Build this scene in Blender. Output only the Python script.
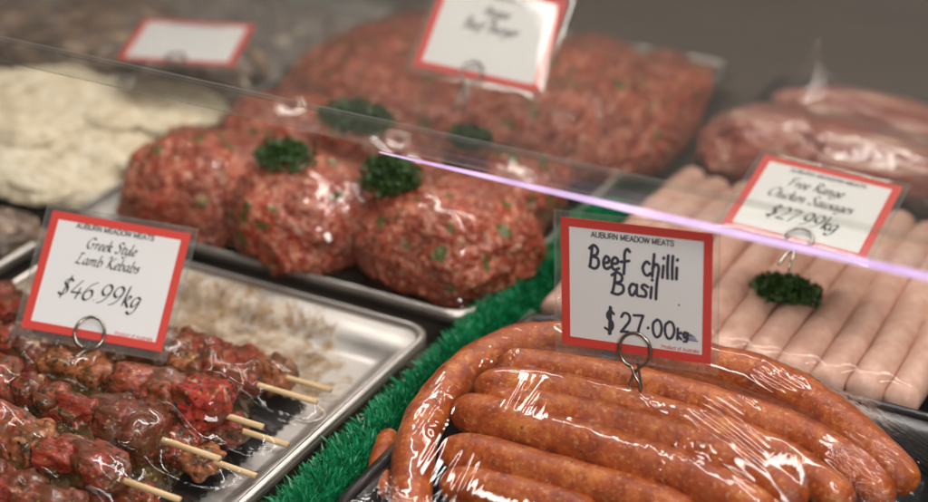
import bpy, bmesh, math, random
import numpy as np
from mathutils import Vector, Matrix, noise
from mathutils.bvhtree import BVHTree

for o in list(bpy.data.objects):
    bpy.data.objects.remove(o)
sc = bpy.context.scene
C = sc.collection
R = random.Random(7)

# ------------------------------------------------------------------ camera
EYE = Vector((0, 0, .62))
MR = Matrix(((0.88540743, -0.22089546, 0.40897295),
             (0.46470047, 0.40107515, -0.78942523),
             (0.01035157, 0.88901289, 0.45776514)))     # camera axes in counter axes: x along the counter, y into its depth
cd = bpy.data.cameras.new('camera'); cam = bpy.data.objects.new('camera', cd); C.objects.link(cam)
cam.matrix_world = Matrix.Translation(EYE) @ MR.to_4x4()
cd.sensor_width = 36; cd.lens = 64.98; cd.clip_end = 50; cd.clip_start = .02
cd.dof.use_dof = True; cd.dof.focus_distance = 1.035; cd.dof.aperture_fstop = 3.1; cd.dof.aperture_blades = 0
sc.camera = cam

# ------------------------------------------------------------------ light
w = bpy.data.worlds.new('World'); sc.world = w; w.use_nodes = True
w.node_tree.nodes['Background'].inputs[0].default_value = (1, .93, .86, 1)
w.node_tree.nodes['Background'].inputs[1].default_value = .15

def area(name, loc, look, sx, sy, power, col):
    l = bpy.data.lights.new(name, 'AREA'); l.shape = 'RECTANGLE'; l.size = sx; l.size_y = sy
    l.energy = power; l.color = col
    o = bpy.data.objects.new(name, l); C.objects.link(o); o.location = loc
    o.rotation_euler = (Vector(look) - Vector(loc)).to_track_quat('-Z', 'Y').to_euler()
    return o
area('case_tube_lamp', (-.40, 1.42, .86), (-.40, .95, 0), 1.5, .055, 9.0, (1, .93, .90))
area('case_tube_lamp', (-.40, .98, 1.15), (-.42, .95, 0), 1.4, .060, 13.0, (1, .94, .92))
area('fill_lamp', (1.0, -1.0, 1.45), (-.45, .9, .1), 1.0, .4, 42, (1, .95, .90))  # added fill, set low in front to brighten the upright cards
area('fill_lamp', (.8, 2.6, 2.5), (-.4, .9, 0), 1.2, .5, 6, (1, .92, .84))  # weak soft fill added from above and behind

sc.view_settings.view_transform = 'Standard'; sc.view_settings.look = 'None'
sc.view_settings.exposure = -.14; sc.view_settings.gamma = 1
sc.render.engine = 'CYCLES'
sc.cycles.max_bounces = 8; sc.cycles.transparent_max_bounces = 24
sc.cycles.use_denoising = True; sc.cycles.sample_clamp_indirect = 6; sc.cycles.caustics_reflective = False; sc.cycles.caustics_refractive = False

# ------------------------------------------------------------------ helpers
def spot(px, py, z):
    """where the sight line through a photo position meets the level z above the counter"""
    d = MR @ Vector((px - 464, 251 - py, -1675.))
    return EYE + d * ((z - EYE.z) / d.z)

def link(name, me, m=None, parent=None):
    o = bpy.data.objects.new(name, me); C.objects.link(o)
    if m: me.materials.append(m)
    if parent: o.parent = parent
    return o

def mesh(name, vs, fs, m=None, parent=None, smooth=True):
    me = bpy.data.meshes.new(name); me.from_pydata([tuple(v) for v in vs], [], fs); me.update()
    if smooth:
        me.polygons.foreach_set('use_smooth', [True] * len(me.polygons))
    return link(name, me, m, parent)

def bm_obj(name, bm, m=None, parent=None, smooth=True):
    me = bpy.data.meshes.new(name); bm.to_mesh(me); bm.free()
    if smooth:
        me.polygons.foreach_set('use_smooth', [True] * len(me.polygons))
    return link(name, me, m, parent)

def tag(o, label, cat, group=None, kind=None):
    if label: o['label'] = label
    if cat: o['category'] = cat
    if group: o['group'] = group
    if kind: o['kind'] = kind
    return o

def thing(name, label, cat, loc=(0, 0, 0), group=None):
    o = bpy.data.objects.new(name, None); C.objects.link(o); o.location = loc; o.empty_display_size = .02
    return tag(o, label, cat, group)

def settle(root):
    """parts were built in counter coordinates: keep them there under a root that stands elsewhere"""
    bpy.context.view_layer.update()
    for ch in root.children:
        ch.matrix_parent_inverse = root.matrix_world.inverted()

def catmull(pts, n=8):
    P = [Vector(p) for p in pts]
    if len(P) < 3:
        return [P[0].lerp(P[-1], i / n) for i in range(n + 1)]
    P = [P[0] * 2 - P[1]] + P + [P[-1] * 2 - P[-2]]
    out = []
    for i in range(1, len(P) - 2):
        a, b, c, d = P[i - 1:i + 3]
        for k in range(n):
            t = k / n
            out.append(.5 * ((2 * b) + (c - a) * t + (2 * a - 5 * b + 4 * c - d) * t * t + (3 * b - a - 3 * c + d) * t ** 3))
    out.append(P[-2])
    return out

def tube(pts, rad, seg=12, cap=True, wob=0, seed=0, sub=8):
    """returns verts, faces of a tube along pts; rad(t) -> radius; rounded ends come from rad"""
    L = catmull(pts, sub)
    vs, fs = [], []
    up = Vector((0, 0, 1))
    n = len(L)
    cum = [0]
    for i in range(1, n): cum.append(cum[-1] + (L[i] - L[i - 1]).length)
    for i, p in enumerate(L):
        t = (L[min(i + 1, n - 1)] - L[max(i - 1, 0)]).normalized()
        s = t.cross(up)
        if s.length < .05: s = t.cross(Vector((0, 1, 0)))
        s.normalize(); u = s.cross(t).normalized()
        r = rad(cum[i], cum[-1]) if callable(rad) else rad
        for k in range(seg):
            a = 2 * math.pi * k / seg
            d = s * math.cos(a) + u * math.sin(a)
            rr = r
            if wob:
                rr = r * (1 + wob * noise.noise((p + d * r) * 60 + Vector((seed * 3.1, 0, 0))) + .4 * wob * noise.noise((p + d * r) * 220))
            vs.append(p + d * rr)
    for i in range(n - 1):
        for k in range(seg):
            a = i * seg + k; b = i * seg + (k + 1) % seg
            fs.append((a, b, b + seg, a + seg))
    if cap:
        fs.append(tuple(range(seg - 1, -1, -1))); fs.append(tuple((n - 1) * seg + k for k in range(seg)))
    return vs, fs

def box_bm(bm, c, s, bev=0, rot=None):
    r = bmesh.ops.create_cube(bm, size=1)
    M = Matrix.Translation(c) @ (rot.to_4x4() if rot else Matrix()) @ Matrix.Diagonal((s[0], s[1], s[2], 1))
    bmesh.ops.transform(bm, matrix=M, verts=r['verts'])
    if bev:
        es = list({e for v in r['verts'] for e in v.link_edges})
        bmesh.ops.bevel(bm, geom=es, offset=bev, segments=2, affect='EDGES', clamp_overlap=True)

# ------------------------------------------------------------------ materials
class NT:
    def __init__(s, name):
        s.m = bpy.data.materials.new(name); s.m.use_nodes = True; s.t = s.m.node_tree
        s.t.nodes.clear(); s.out = s.t.nodes.new('ShaderNodeOutputMaterial')
        s.co = None
    def n(s, ty, _props=None, **kw):
        nd = s.t.nodes.new('ShaderNode' + ty)
        for k, v in (_props or {}).items(): setattr(nd, k, v)
        for k, v in kw.items():
            k = k.replace('_', ' ')
            ins = nd.inputs[int(k[1:])] if k[0] == 'i' and k[1:].isdigit() else nd.inputs[k]
            if isinstance(v, bpy.types.NodeSocket): s.t.links.new(v, ins)
            else: ins.default_value = v
        return nd
    def geo(s):
        if not s.co: s.co = s.n('NewGeometry').outputs['Position']
        return s.co
    def pos(s, sc=(1, 1, 1), rot=(0, 0, 0)):
        return s.n('Mapping', Vector=s.geo(), Scale=sc, Rotation=rot).outputs[0]
    def noise(s, scale, detail=3, rough=.5, vec=None, out=0, dist=0):
        return s.n('TexNoise', Vector=vec or s.geo(), Scale=scale, Detail=detail, Roughness=rough, Distortion=dist).outputs[out]
    def vor(s, scale, vec=None, feature='F1', out=0):
        return s.n('TexVoronoi', {'feature': feature}, Vector=vec or s.geo(), Scale=scale).outputs[out]
    def ramp(s, fac, *st):
        nd = s.n('ValToRGB', Fac=fac); e = nd.color_ramp.elements
        while len(e) < len(st): e.new(.5)
        for k, (p, c) in enumerate(st):
            e[k].position = p; e[k].color = (*c, 1) if isinstance(c, tuple) else (c, c, c, 1)
        return nd.outputs[0]
    def mix(s, f, a, b, mode='MIX'):
        nd = s.n('Mix', {'data_type': 'RGBA', 'blend_type': mode})
        for i, v in ((0, f), (6, a), (7, b)):
            if isinstance(v, bpy.types.NodeSocket): s.t.links.new(v, nd.inputs[i])
            else: nd.inputs[i].default_value = (*v, 1) if isinstance(v, tuple) and len(v) == 3 else v
        return nd.outputs[2]
    def math(s, op, a, b=0.):
        return s.n('Math', {'operation': op}, i0=a, i1=b).outputs[0]
    def bump(s, h, st=.5, d=.001, nrm=None):
        kw = dict(Height=h, Strength=st, Distance=d)
        if nrm: kw['Normal'] = nrm
        return s.n('Bump', **kw).outputs[0]
    def sheen(s, boost, nrm=None, f0=.04):
        '''reflectance of a thin clear sheet, the same from both of its sides'''
        g = s.n('NewGeometry')
        d = s.n('VectorMath', {'operation': 'DOT_PRODUCT'}, i0=g.outputs['Incoming'], i1=nrm or g.outputs['Normal']).outputs['Value']
        k = s.math('POWER', s.math('SUBTRACT', 1., s.math('MINIMUM', s.math('ABSOLUTE', d), 1.)), 5.)
        return s.math('MINIMUM', s.math('MULTIPLY', s.math('ADD', f0, s.math('MULTIPLY', k, 1 - f0)), boost), .9)
    def pr(s, **kw):
        if 'Base_Color' in kw and isinstance(kw['Base_Color'], tuple) and len(kw['Base_Color']) == 3:
            kw['Base_Color'] = (*kw['Base_Color'], 1)
        nd = s.n('BsdfPrincipled', **kw); s.t.links.new(nd.outputs[0], s.out.inputs[0]); return s.m

def simple(name, col, rough=.5, **kw):
    t = NT(name); return t.pr(Base_Color=col, Roughness=rough, **kw)

def m_beef():
    t = NT('chilli_sausage_skin')
    c = t.ramp(t.noise(70, 5, .65), (.34, (.23, .034, .004)), (.5, (.41, .078, .008)), (.66, (.56, .165, .028)))
    fat = t.ramp(t.noise(330, 3, .6), (.56, 0.), (.68, 1.))
    c = t.mix(t.math('MULTIPLY', fat, .6), c, (.70, .38, .15))
    c = t.mix(t.ramp(t.noise(28, 4, .65), (.36, .38), (.56, 0.)), c, (.26, .035, .006))
    red = t.ramp(t.noise(200, 3, .6, vec=t.pos((1, 1, 1), (1, 2, 0))), (.56, 0.), (.62, 1.))
    c = t.mix(t.math('MULTIPLY', red, .6), c, (.28, .035, .008))
    sp = t.ramp(t.noise(150, 2, .5), (.685, 0.), (.72, 1.))
    sel = t.ramp(t.noise(40, 2), (.42, 0.), (.50, 1.))
    c = t.mix(t.math('MULTIPLY', t.math('MULTIPLY', sp, sel), .9), c, (.07, .028, .012))
    h = t.math('ADD', t.noise(260, 4, .6), t.math('MULTIPLY', t.noise(60, 3), .8))
    return t.pr(Base_Color=c, Roughness=.46, Normal=t.bump(h, .6, .0014), Specular_IOR_Level=.5,
                Subsurface_Weight=0.)

def m_chicken():
    t = NT('chicken_sausage_skin')
    c = t.ramp(t.noise(90, 5, .6), (.3, (.53, .30, .225)), (.5, (.60, .365, .28)), (.7, (.70, .47, .37)))
    h = t.noise(300, 4, .6)
    return t.pr(Base_Color=c, Roughness=.42, Normal=t.bump(h, .3, .0008), Subsurface_Weight=.2,
                Subsurface_Radius=(.008, .004, .003), Subsurface_Scale=.5)

def m_mince(name, shift=0.):
    t = NT(name)
    vec = t.n('Mix', {'data_type': 'VECTOR'}, i0=.02)
    g = t.geo(); d = t.noise(80, 2, .5, out=1)
    add = t.n('VectorMath', {'operation': 'MULTIPLY_ADD'}, i0=d, i1=(.012, .012, .012), i2=g).outputs[0]
    v = t.n('TexVoronoi', {'feature': 'F1'}, Vector=add, Scale=300)
    r = t.n('SeparateColor', Color=v.outputs['Color']).outputs[0]
    c = t.ramp(r, (.0, (.29, .034, .014)), (.35, (.38, .065, .028)), (.6, (.46, .110, .052)), (.84, (.54, .20, .115)), (1., (.62, .33, .21)))
    dark = t.ramp(t.noise(45, 3, .6), (.35, .55), (.62, 1.05))
    c = t.mix(1., c, dark, 'MULTIPLY')
    hb = t.n('TexVoronoi', {'feature': 'F1'}, Vector=add, Scale=75)
    hs = t.n('SeparateColor', Color=hb.outputs['Color']).outputs[1]
    herb = t.math('MULTIPLY', t.ramp(hs, (.82, 0.), (.84, 1.)), t.ramp(hb.outputs[0], (.36, 1.), (.48, 0.)))
    c = t.mix(t.math('MULTIPLY', herb, .85), c, (.07, .13, .025))
    h = t.math('ADD', t.ramp(v.outputs[0], (0., 1.), (.6, 0.)), t.math('MULTIPLY', t.noise(60, 4, .6), 1.6))
    return t.pr(Base_Color=c, Roughness=.33, Normal=t.bump(h, .7, .002), Subsurface_Weight=.15,
                Subsurface_Radius=(.006, .002, .001), Subsurface_Scale=.5, Coat_Weight=.15, Coat_Roughness=.15)

def m_kebab():
    t = NT('marinated_lamb')
    oi = t.n('ObjectInfo'); rnd = oi.outputs['Random']; base = oi.outputs['Color']
    off = t.n('VectorMath', {'operation': 'ADD'}, i0=t.geo(), i1=t.n('CombineXYZ', X=rnd, Y=rnd, Z=rnd).outputs[0]).outputs[0]
    rv = t.n('CombineXYZ', X=t.math('MULTIPLY', rnd, 3.), Y=t.math('MULTIPLY', rnd, 7.), Z=t.math('MULTIPLY', rnd, 11.)).outputs[0]
    fib = t.n('Mapping', Vector=off, Scale=(.6, 4.5, 3.), Rotation=rv).outputs[0]
    gr = t.noise(95, 5, .65, vec=fib, dist=.4)
    c = t.mix(t.ramp(gr, (.36, 0.), (.62, 1.)), t.mix(1., base, (.55, .42, .36), 'MULTIPLY'), t.mix(.15, base, (.55, .28, .14)))
    fat = t.ramp(t.noise(34, 4, .6, vec=fib, dist=.8), (.60, 0.), (.68, 1.))
    c = t.mix(fat, c, (.62, .42, .26))
    mar = t.ramp(t.noise(60, 5, .7, vec=off), (.47, 0.), (.56, 1.))
    c = t.mix(t.math('MULTIPLY', mar, .72), c, (.075, .034, .004))
    hb = t.n('TexVoronoi', {'feature': 'F1'}, Vector=off, Scale=260)
    hs = t.n('SeparateColor', Color=hb.outputs['Color']).outputs[1]
    cl = t.ramp(t.noise(55, 3), (.42, 0.), (.55, 1.))
    herb = t.math('MULTIPLY', t.math('MULTIPLY', t.ramp(hs, (.45, 0.), (.50, 1.)), t.ramp(hb.outputs[0], (.32, 1.), (.46, 0.))), cl)
    c = t.mix(herb, c, (.035, .028, .010))
    ys = t.math('MULTIPLY', t.ramp(hs, (.12, 1.), (.15, 0.)), t.ramp(hb.outputs[0], (.25, 1.), (.34, 0.)))
    c = t.mix(t.math('MULTIPLY', ys, .7), c, (.42, .27, .08))
    h = t.math('ADD', gr, t.math('MULTIPLY', herb, .5))
    return t.pr(Base_Color=c, Roughness=.30, Normal=t.bump(h, .8, .0022), Coat_Weight=.35, Coat_Roughness=.10, Specular_IOR_Level=.35,
                Subsurface_Weight=0., Subsurface_Radius=(.006, .002, .001), Subsurface_Scale=.5)

def m_steel(name, stain=False, col=(.56, .53, .49), rough=.34):
    t = NT(name)
    c = t.mix(t.noise(9, 4, .6), tuple(x * .82 for x in col), col)
    rr = t.ramp(t.noise(30, 4), (.3, rough - .08), (.7, rough + .1))
    met = 1.
    h = t.math('ADD', t.noise(14, 3), t.math('MULTIPLY', t.noise(500, 2, vec=t.pos((1, .05, 1))), .08))
    if stain:
        sep = t.n('SeparateXYZ', Vector=t.geo())
        # oily marinade has run off the meat over this part of the tray
        dx = t.math('DIVIDE', t.math('ADD', sep.outputs[0], .66), .14); dy = t.math('DIVIDE', t.math('SUBTRACT', sep.outputs[1], .83), .075)
        d = t.math('SQRT', t.math('ADD', t.math('MULTIPLY', dx, dx), t.math('MULTIPLY', dy, dy)))
        f = t.ramp(t.math('SUBTRACT', t.math('ADD', t.noise(34, 7, .75, dist=1.6), .55), t.math('MULTIPLY', d, .62)), (.42, 0.), (.50, 1.))
        oil = t.ramp(t.noise(60, 5, .65), (.35, (.16, .085, .03)), (.5, (.36, .235, .12)), (.6, (.56, .46, .35)))
        spk = t.ramp(t.vor(150), (.12, 1.), (.22, 0.))
        oil = t.mix(t.math('MULTIPLY', spk, .7), oil, (.06, .04, .015))
        f = t.math('MULTIPLY', f, t.ramp(t.noise(70, 5, .7, dist=2.), (.36, .5), (.55, 1.)))
        c = t.mix(f, c, oil)
        met = t.math('SUBTRACT', 1., t.math('MULTIPLY', f, .9))
        h = t.math('ADD', h, t.math('MULTIPLY', f, .25))
    return t.pr(Base_Color=c, Roughness=rr, Metallic=met, Normal=t.bump(h, .35, .003))

def m_film(name, boost=1., rough=.05, haze=.0, tint=(1, 1, 1), wr=.35):
    t = NT(name)
    wv = t.noise(38, 3, .55, vec=t.pos((1.6, .35, 1), (0, 0, .35)), dist=.8)
    w2 = t.noise(160, 2, .5, vec=t.pos((1.4, .3, 1), (0, 0, -.5)))
    nr = t.bump(t.math('ADD', wv, t.math('MULTIPLY', w2, .2)), wr, .0035)
    gl = t.n('BsdfGlossy', Color=(1, 1, 1, 1), Roughness=rough, Normal=nr)
    tr = t.n('BsdfTransparent', Color=(*tint, 1))
    f = t.sheen(boost, nr)
    mx = t.n('MixShader', Fac=f, i1=tr.outputs[0], i2=gl.outputs[0])
    if haze:
        df = t.n('BsdfTranslucent', Color=(.8, .78, .75, 1))
        d2 = t.n('BsdfDiffuse', Color=(.8, .78, .75, 1))
        ad = t.n('MixShader', Fac=.5, i1=df.outputs[0], i2=d2.outputs[0])
        mx = t.n('MixShader', Fac=haze, i1=mx.outputs[0], i2=ad.outputs[0])
    t.t.links.new(mx.outputs[0], t.out.inputs[0]); return t.m

def m_clear(name, haze, boost=1., tint=(1, 1, 1), rough=.03, hcol=(.75, .73, .70)):
    t = NT(name)
    gl = t.n('BsdfGlossy', Color=(1, 1, 1, 1), Roughness=rough)
    tr = t.n('BsdfTransparent', Color=(*tint, 1))
    f = t.sheen(boost)
    mx = t.n('MixShader', Fac=f, i1=tr.outputs[0], i2=gl.outputs[0])
    if haze:
        d2 = t.n('BsdfDiffuse', Color=(*hcol, 1))
        mx = t.n('MixShader', Fac=haze, i1=mx.outputs[0], i2=d2.outputs[0])
    t.t.links.new(mx.outputs[0], t.out.inputs[0]); return t.m

def m_parsley():
    t = NT('parsley_leaf')
    c = t.ramp(t.noise(120, 3), (.3, (.014, .042, .008)), (.7, (.06, .13, .028)))
    return t.pr(Base_Color=c, Roughness=.5)

def m_grass():
    t = NT('green_plastic_bristle')
    c = t.ramp(t.noise(90, 3), (.3, (.008, .16, .06)), (.6, (.018, .31, .12)), (.8, (.07, .45, .21)))
    return t.pr(Base_Color=c, Roughness=.38, Subsurface_Weight=0.)

def m_crumb():
    t = NT('crumb_coating')
    c = t.ramp(t.noise(60, 5, .65), (.3, (.46, .36, .22)), (.46, (.66, .57, .40)), (.66, (.78, .71, .56)))
    h = t.math('ADD', t.vor(420), t.noise(150, 4))
    return t.pr(Base_Color=c, Roughness=.75, Normal=t.bump(h, .8, .002))

def m_chop():
    t = NT('herb_marinated_chop')
    c = t.ramp(t.noise(42, 5, .65), (.34, (.06, .045, .032)), (.5, (.16, .11, .08)), (.62, (.30, .20, .14)), (.74, (.50, .38, .22)))
    return t.pr(Base_Color=c, Roughness=.35, Normal=t.bump(t.noise(120, 4), .7, .002))

def m_fillet():
    t = NT('raw_pink_fillet')
    st = t.noise(30, 4, .55, vec=t.pos((.35, 2.2, 2.2), (0, 0, .1)), dist=.5)
    c = t.ramp(st, (.32, (.22, .045, .035)), (.48, (.36, .11, .08)), (.6, (.48, .23, .17)), (.72, (.68, .50, .38)))
    return t.pr(Base_Color=c, Roughness=.3, Normal=t.bump(t.noise(70, 4), .4, .002), Coat_Weight=.3, Coat_Roughness=.12)

def m_wood():
    t = NT('bamboo')
    c = t.ramp(t.noise(60, 3, .5, vec=t.pos((.4, 6, 6))), (.3, (.58, .37, .17)), (.7, (.78, .58, .33)))
    return t.pr(Base_Color=c, Roughness=.5)

def m_counter(name, c1, c2, metal=0., rough=.45):
    t = NT(name)
    c = t.mix(t.noise(5, 5, .6), c1, c2)
    return t.pr(Base_Color=c, Roughness=t.ramp(t.noise(14, 4), (.3, rough - .1), (.7, rough + .12)), Metallic=metal,
                Normal=t.bump(t.noise(250, 2, vec=t.pos((.1, 1, 1))), .1, .001))

M = dict(beef=m_beef(), chicken=m_chicken(), mince=m_mince('minced_meat'), kebab=m_kebab(),
         steel=m_steel('tray_steel', rough=.42), stained=m_steel('tray_steel_with_marinade', True, (.70, .67, .63), .50),
         film=m_film('cling_film', 1.05, .035, 0, wr=.13), calmfilm=m_film('smooth_cling_film', .6, .05, 0, wr=.05), kebabfilm=m_film('wet_cling_film', .42, .06, 0, wr=.16), softfilm=m_film('loose_cling_film', 1.6, .07, .03, wr=.4),
         sleeve=m_clear('clear_plastic_sleeve', .045, .8, (.97, .97, .97)), glass=m_clear('shelf_glass', .010, .6, (.90, .90, .885)),
         rail=m_clear('clear_rail', .045, 1.2, (.95, .96, .94), .05),
         parsley=m_parsley(), grass=m_grass(), crumb=m_crumb(), chop=m_chop(), fillet=m_fillet(), wood=m_wood(),
         black=simple('black_plastic', (.012, .012, .013), .22), liner=simple('black_absorbent_paper', (.015, .014, .013), .35),
         card=simple('white_card', (.86, .855, .85), .55), red=simple('red_print', (.70, .028, .012), .5),
         ink=simple('black_ink', (.012, .012, .016), .5), marker=simple('marker_ink', (.018, .016, .05), .45),
         smudge=simple('smudged_ink', (.16, .16, .26), .5),
         wire=simple('clip_wire', (.34, .31, .27), .25, Metallic=1.), cream=simple('cream_plastic', (.62, .56, .46), .45),
         counter=m_counter('counter_deck', (.095, .077, .063), (.135, .110, .092), .1, .50),
         wallm=m_counter('case_back', (.20, .17, .145), (.25, .215, .185), .0, .5))

# ------------------------------------------------------------------ setting
bm = bmesh.new(); box_bm(bm, (-.4, 1.15, -.02), (4.2, 2.7, .04))
tag(bm_obj('counter_floor', bm, M['counter'], None, False), None, None, kind='structure')
bm = bmesh.new(); box_bm(bm, (-.4, 2.52, .55), (4.2, .04, 1.2))
tag(bm_obj('back_wall', bm, M['wallm'], None, False), None, None, kind='structure')

# ------------------------------------------------------------------ trays
def rrect(x0, x1, y0, y1, r, n=6):
    out = []
    for cx, cy, a0 in ((x1 - r, y0 + r, -90), (x1 - r, y1 - r, 0), (x0 + r, y1 - r, 90), (x0 + r, y0 + r, 180)):
        for k in range(n + 1):
            a = math.radians(a0 + 90 * k / n)
            out.append((cx + r * math.cos(a), cy + r * math.sin(a)))
    return out

def tray(name, label, x0, x1, y0, y1, rz, m, fl, lip=.0062, r=.02, slope=.022, fm=None):
    t = thing(name, label, 'tray', ((x0 + x1) / 2, (y0 + y1) / 2, 0))
    prof = [(.0, rz - .007), (.0, rz - .001), (.0015, rz), (.003, rz + .0008), (lip - .003, rz + .0008), (lip - .001, rz - .0004), (lip, rz - .003),
            (lip + slope * .75, fl + .006), (lip + slope, fl + .001), (lip + slope + .004, fl)]
    def shell(pr):
        vs, fs = [], []; n = 28
        for ins, z in pr:
            for x, y in rrect(x0 + ins, x1 - ins, y0 + ins, y1 - ins, max(r - ins * .6, .004)):
                vs.append((x, y, z))
        for i in range(len(pr) - 1):
            for k in range(n):
                a = i * n + k; b = i * n + (k + 1) % n
                fs.append((a, b, b + n, a + n))
        return vs, fs, n
    vs, fs, n = shell(prof[:7]); o = mesh('rim', vs, fs, m, t)
    vs, fs, n = shell(prof[6:]); fs.append(tuple((len(prof[6:]) - 1) * n + k for k in range(n)))
    o2 = mesh('pan', vs, fs, fm or m, t)
    for q in (o, o2):
        s = q.modifiers.new('thick', 'SOLIDIFY'); s.thickness = .0012; s.offset = -1
    settle(t); return t

kt = tray('steel_tray', 'shallow steel tray smeared with brown marinade under the lamb kebabs', -.802, -.491, .42, .906, .028, M['steel'], .006, fm=M['stained'])
mt = tray('steel_tray', 'steel tray holding the raw mince patties beside the green divider', -.835, -.4745, .922, 1.50, .032, M['steel'], .006)
ct = tray('steel_tray', 'steel tray of crumbed cutlets, bare metal at its far corner', -1.30, -.846, .945, 1.52, .032, M['steel'], .006)
dt = tray('steel_tray', 'steel tray mostly cut off at the left edge of the photo', -1.15, -.83, .42, .905, .024, M['steel'], .006)
bt = tray('black_plastic_tray', 'black plastic tray under the orange beef sausages', -.434, -.118, .665, .9385, .044, M['black'], .005, lip=.008, r=.022, slope=.014)
cht = tray('black_plastic_tray', 'black plastic tray under the pale chicken sausages', -.434, -.118, .943, 1.236, .020, M['black'], .005, lip=.007, r=.016, slope=.010)
lt = tray('black_plastic_tray', 'black plastic tray under the raw pink fillets behind the chicken sausages', -.434, -.05, 1.240, 1.50, .030, M['black'], .005, lip=.007, r=.016, slope=.010)

# ------------------------------------------------------------------ green divider
gd = thing('grass_divider', 'green plastic grass strip running between the trays', 'divider', (-.457, .83, 0))
bm = bmesh.new(); box_bm(bm, (-.461, .75, .011), (.047, .80, .022), .003)
bm_obj('base', bm, M['cream'], gd)
vs, fs = [], []
rg = random.Random(3)
for i in range(21000):
    y = rg.uniform(.36, 1.145); a0 = rg.gauss(0, .55)
    a0 = max(-1.35, min(1.35, a0))
    cx, cz = -.4575, .012
    lean = Vector((math.sin(a0), rg.uniform(-.35, .35), math.cos(a0))).normalized()
    base = Vector((cx + lean.x * .0145 + rg.uniform(-.003, .003), y, cz + max(0, lean.z) * .0135))
    hgt = rg.uniform(.006, .0125) * (1 + .35 * noise.noise(Vector((0, y * 70, a0 * 2))))
    for k in range(3):
        d = (lean + Vector((rg.uniform(-.6, .6), rg.uniform(-.6, .6), rg.uniform(-.35, .35)))).normalized()
        s = d.cross(Vector((rg.uniform(-1, 1), rg.uniform(-1, 1), rg.uniform(-1, 1)))).normalized() * .00075
        b = base + lean * hgt * .35 * k
        n0 = len(vs); tip = b + d * hgt * (.75 if k else 1)
        vs += [b - s, b + s, b.lerp(tip, .6) + s * .8 + Vector((0, 0, .0004)), b.lerp(tip, .6) - s * .8 + Vector((0, 0, .0004)), tip]
        fs += [(n0, n0 + 1, n0 + 2, n0 + 3), (n0 + 3, n0 + 2, n0 + 4)]
mesh('bristles', vs, fs, M['grass'], gd, False)
settle(gd)

# ------------------------------------------------------------------ sausages
def s_rad(r, e=.9, bl=1.25):
    def f(s, L):
        d = min(s, L - s)
        k = min(1, d / (r * bl))
        return max(.0012, r * math.sqrt(max(0, 1 - (1 - k) ** 2)) ** e)
    return f

def sausage(name, pts, r, m, label, cat, group, seed, wob=.07, blunt=1.25):
    P = [Vector(p) for p in pts]
    L = catmull(P, 10)
    # even spacing, denser at the two ends so that they come out round
    cum = [0]
    for i in range(1, len(L)): cum.append(cum[-1] + (L[i] - L[i - 1]).length)
    tot = cum[-1]; S = []
    k = r * blunt
    for q in (0, .05, .14, .27, .43, .62, .82): S.append(q * k)
    nmid = max(8, int((tot - 2 * k) / .0045))
    for i in range(nmid + 1): S.append(k + (tot - 2 * k) * i / nmid)
    for q in (.82, .62, .43, .27, .14, .05, 0): S.append(tot - q * k)
    Q, j = [], 0
    for s in S:
        while j < len(cum) - 2 and cum[j + 1] < s: j += 1
        Q.append(L[j].lerp(L[j + 1], min(1, max(0, (s - cum[j]) / max(1e-9, cum[j + 1] - cum[j])))))
    vs, fs = [], []; seg = 28; n = len(Q)
    for i, p in enumerate(Q):
        t = (Q[min(i + 1, n - 1)] - Q[max(i - 1, 0)]).normalized()
        sd = t.cross(Vector((0, 0, 1)))
        if sd.length < .05: sd = Vector((1, 0, 0))
        sd.normalize(); u = sd.cross(t).normalized()
        rr = s_rad(r, .9, blunt)(S[i], tot)
        for q in range(seg):
            a = 2 * math.pi * q / seg; d = sd * math.cos(a) + u * math.sin(a)
            w_ = 1 + wob * noise.noise((p + d * r) * 45 + Vector((seed * 3.7, 0, 0))) + wob * .5 * noise.noise((p + d * r) * 160) + wob * .6 * noise.noise(Vector((S[i] * 28, seed * 5.1, 0)))
            vs.append(p + d * rr * w_)
    for i in range(n - 1):
        for q in range(seg):
            a = i * seg + q; b = i * seg + (q + 1) % seg
            fs.append((a, b, b + seg, a + seg))
    fs.append(tuple(range(seg - 1, -1, -1))); fs.append(tuple((n - 1) * seg + q for q in range(seg)))
    o = mesh(name, vs, fs, m)
    return tag(o, label, cat, group)

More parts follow.
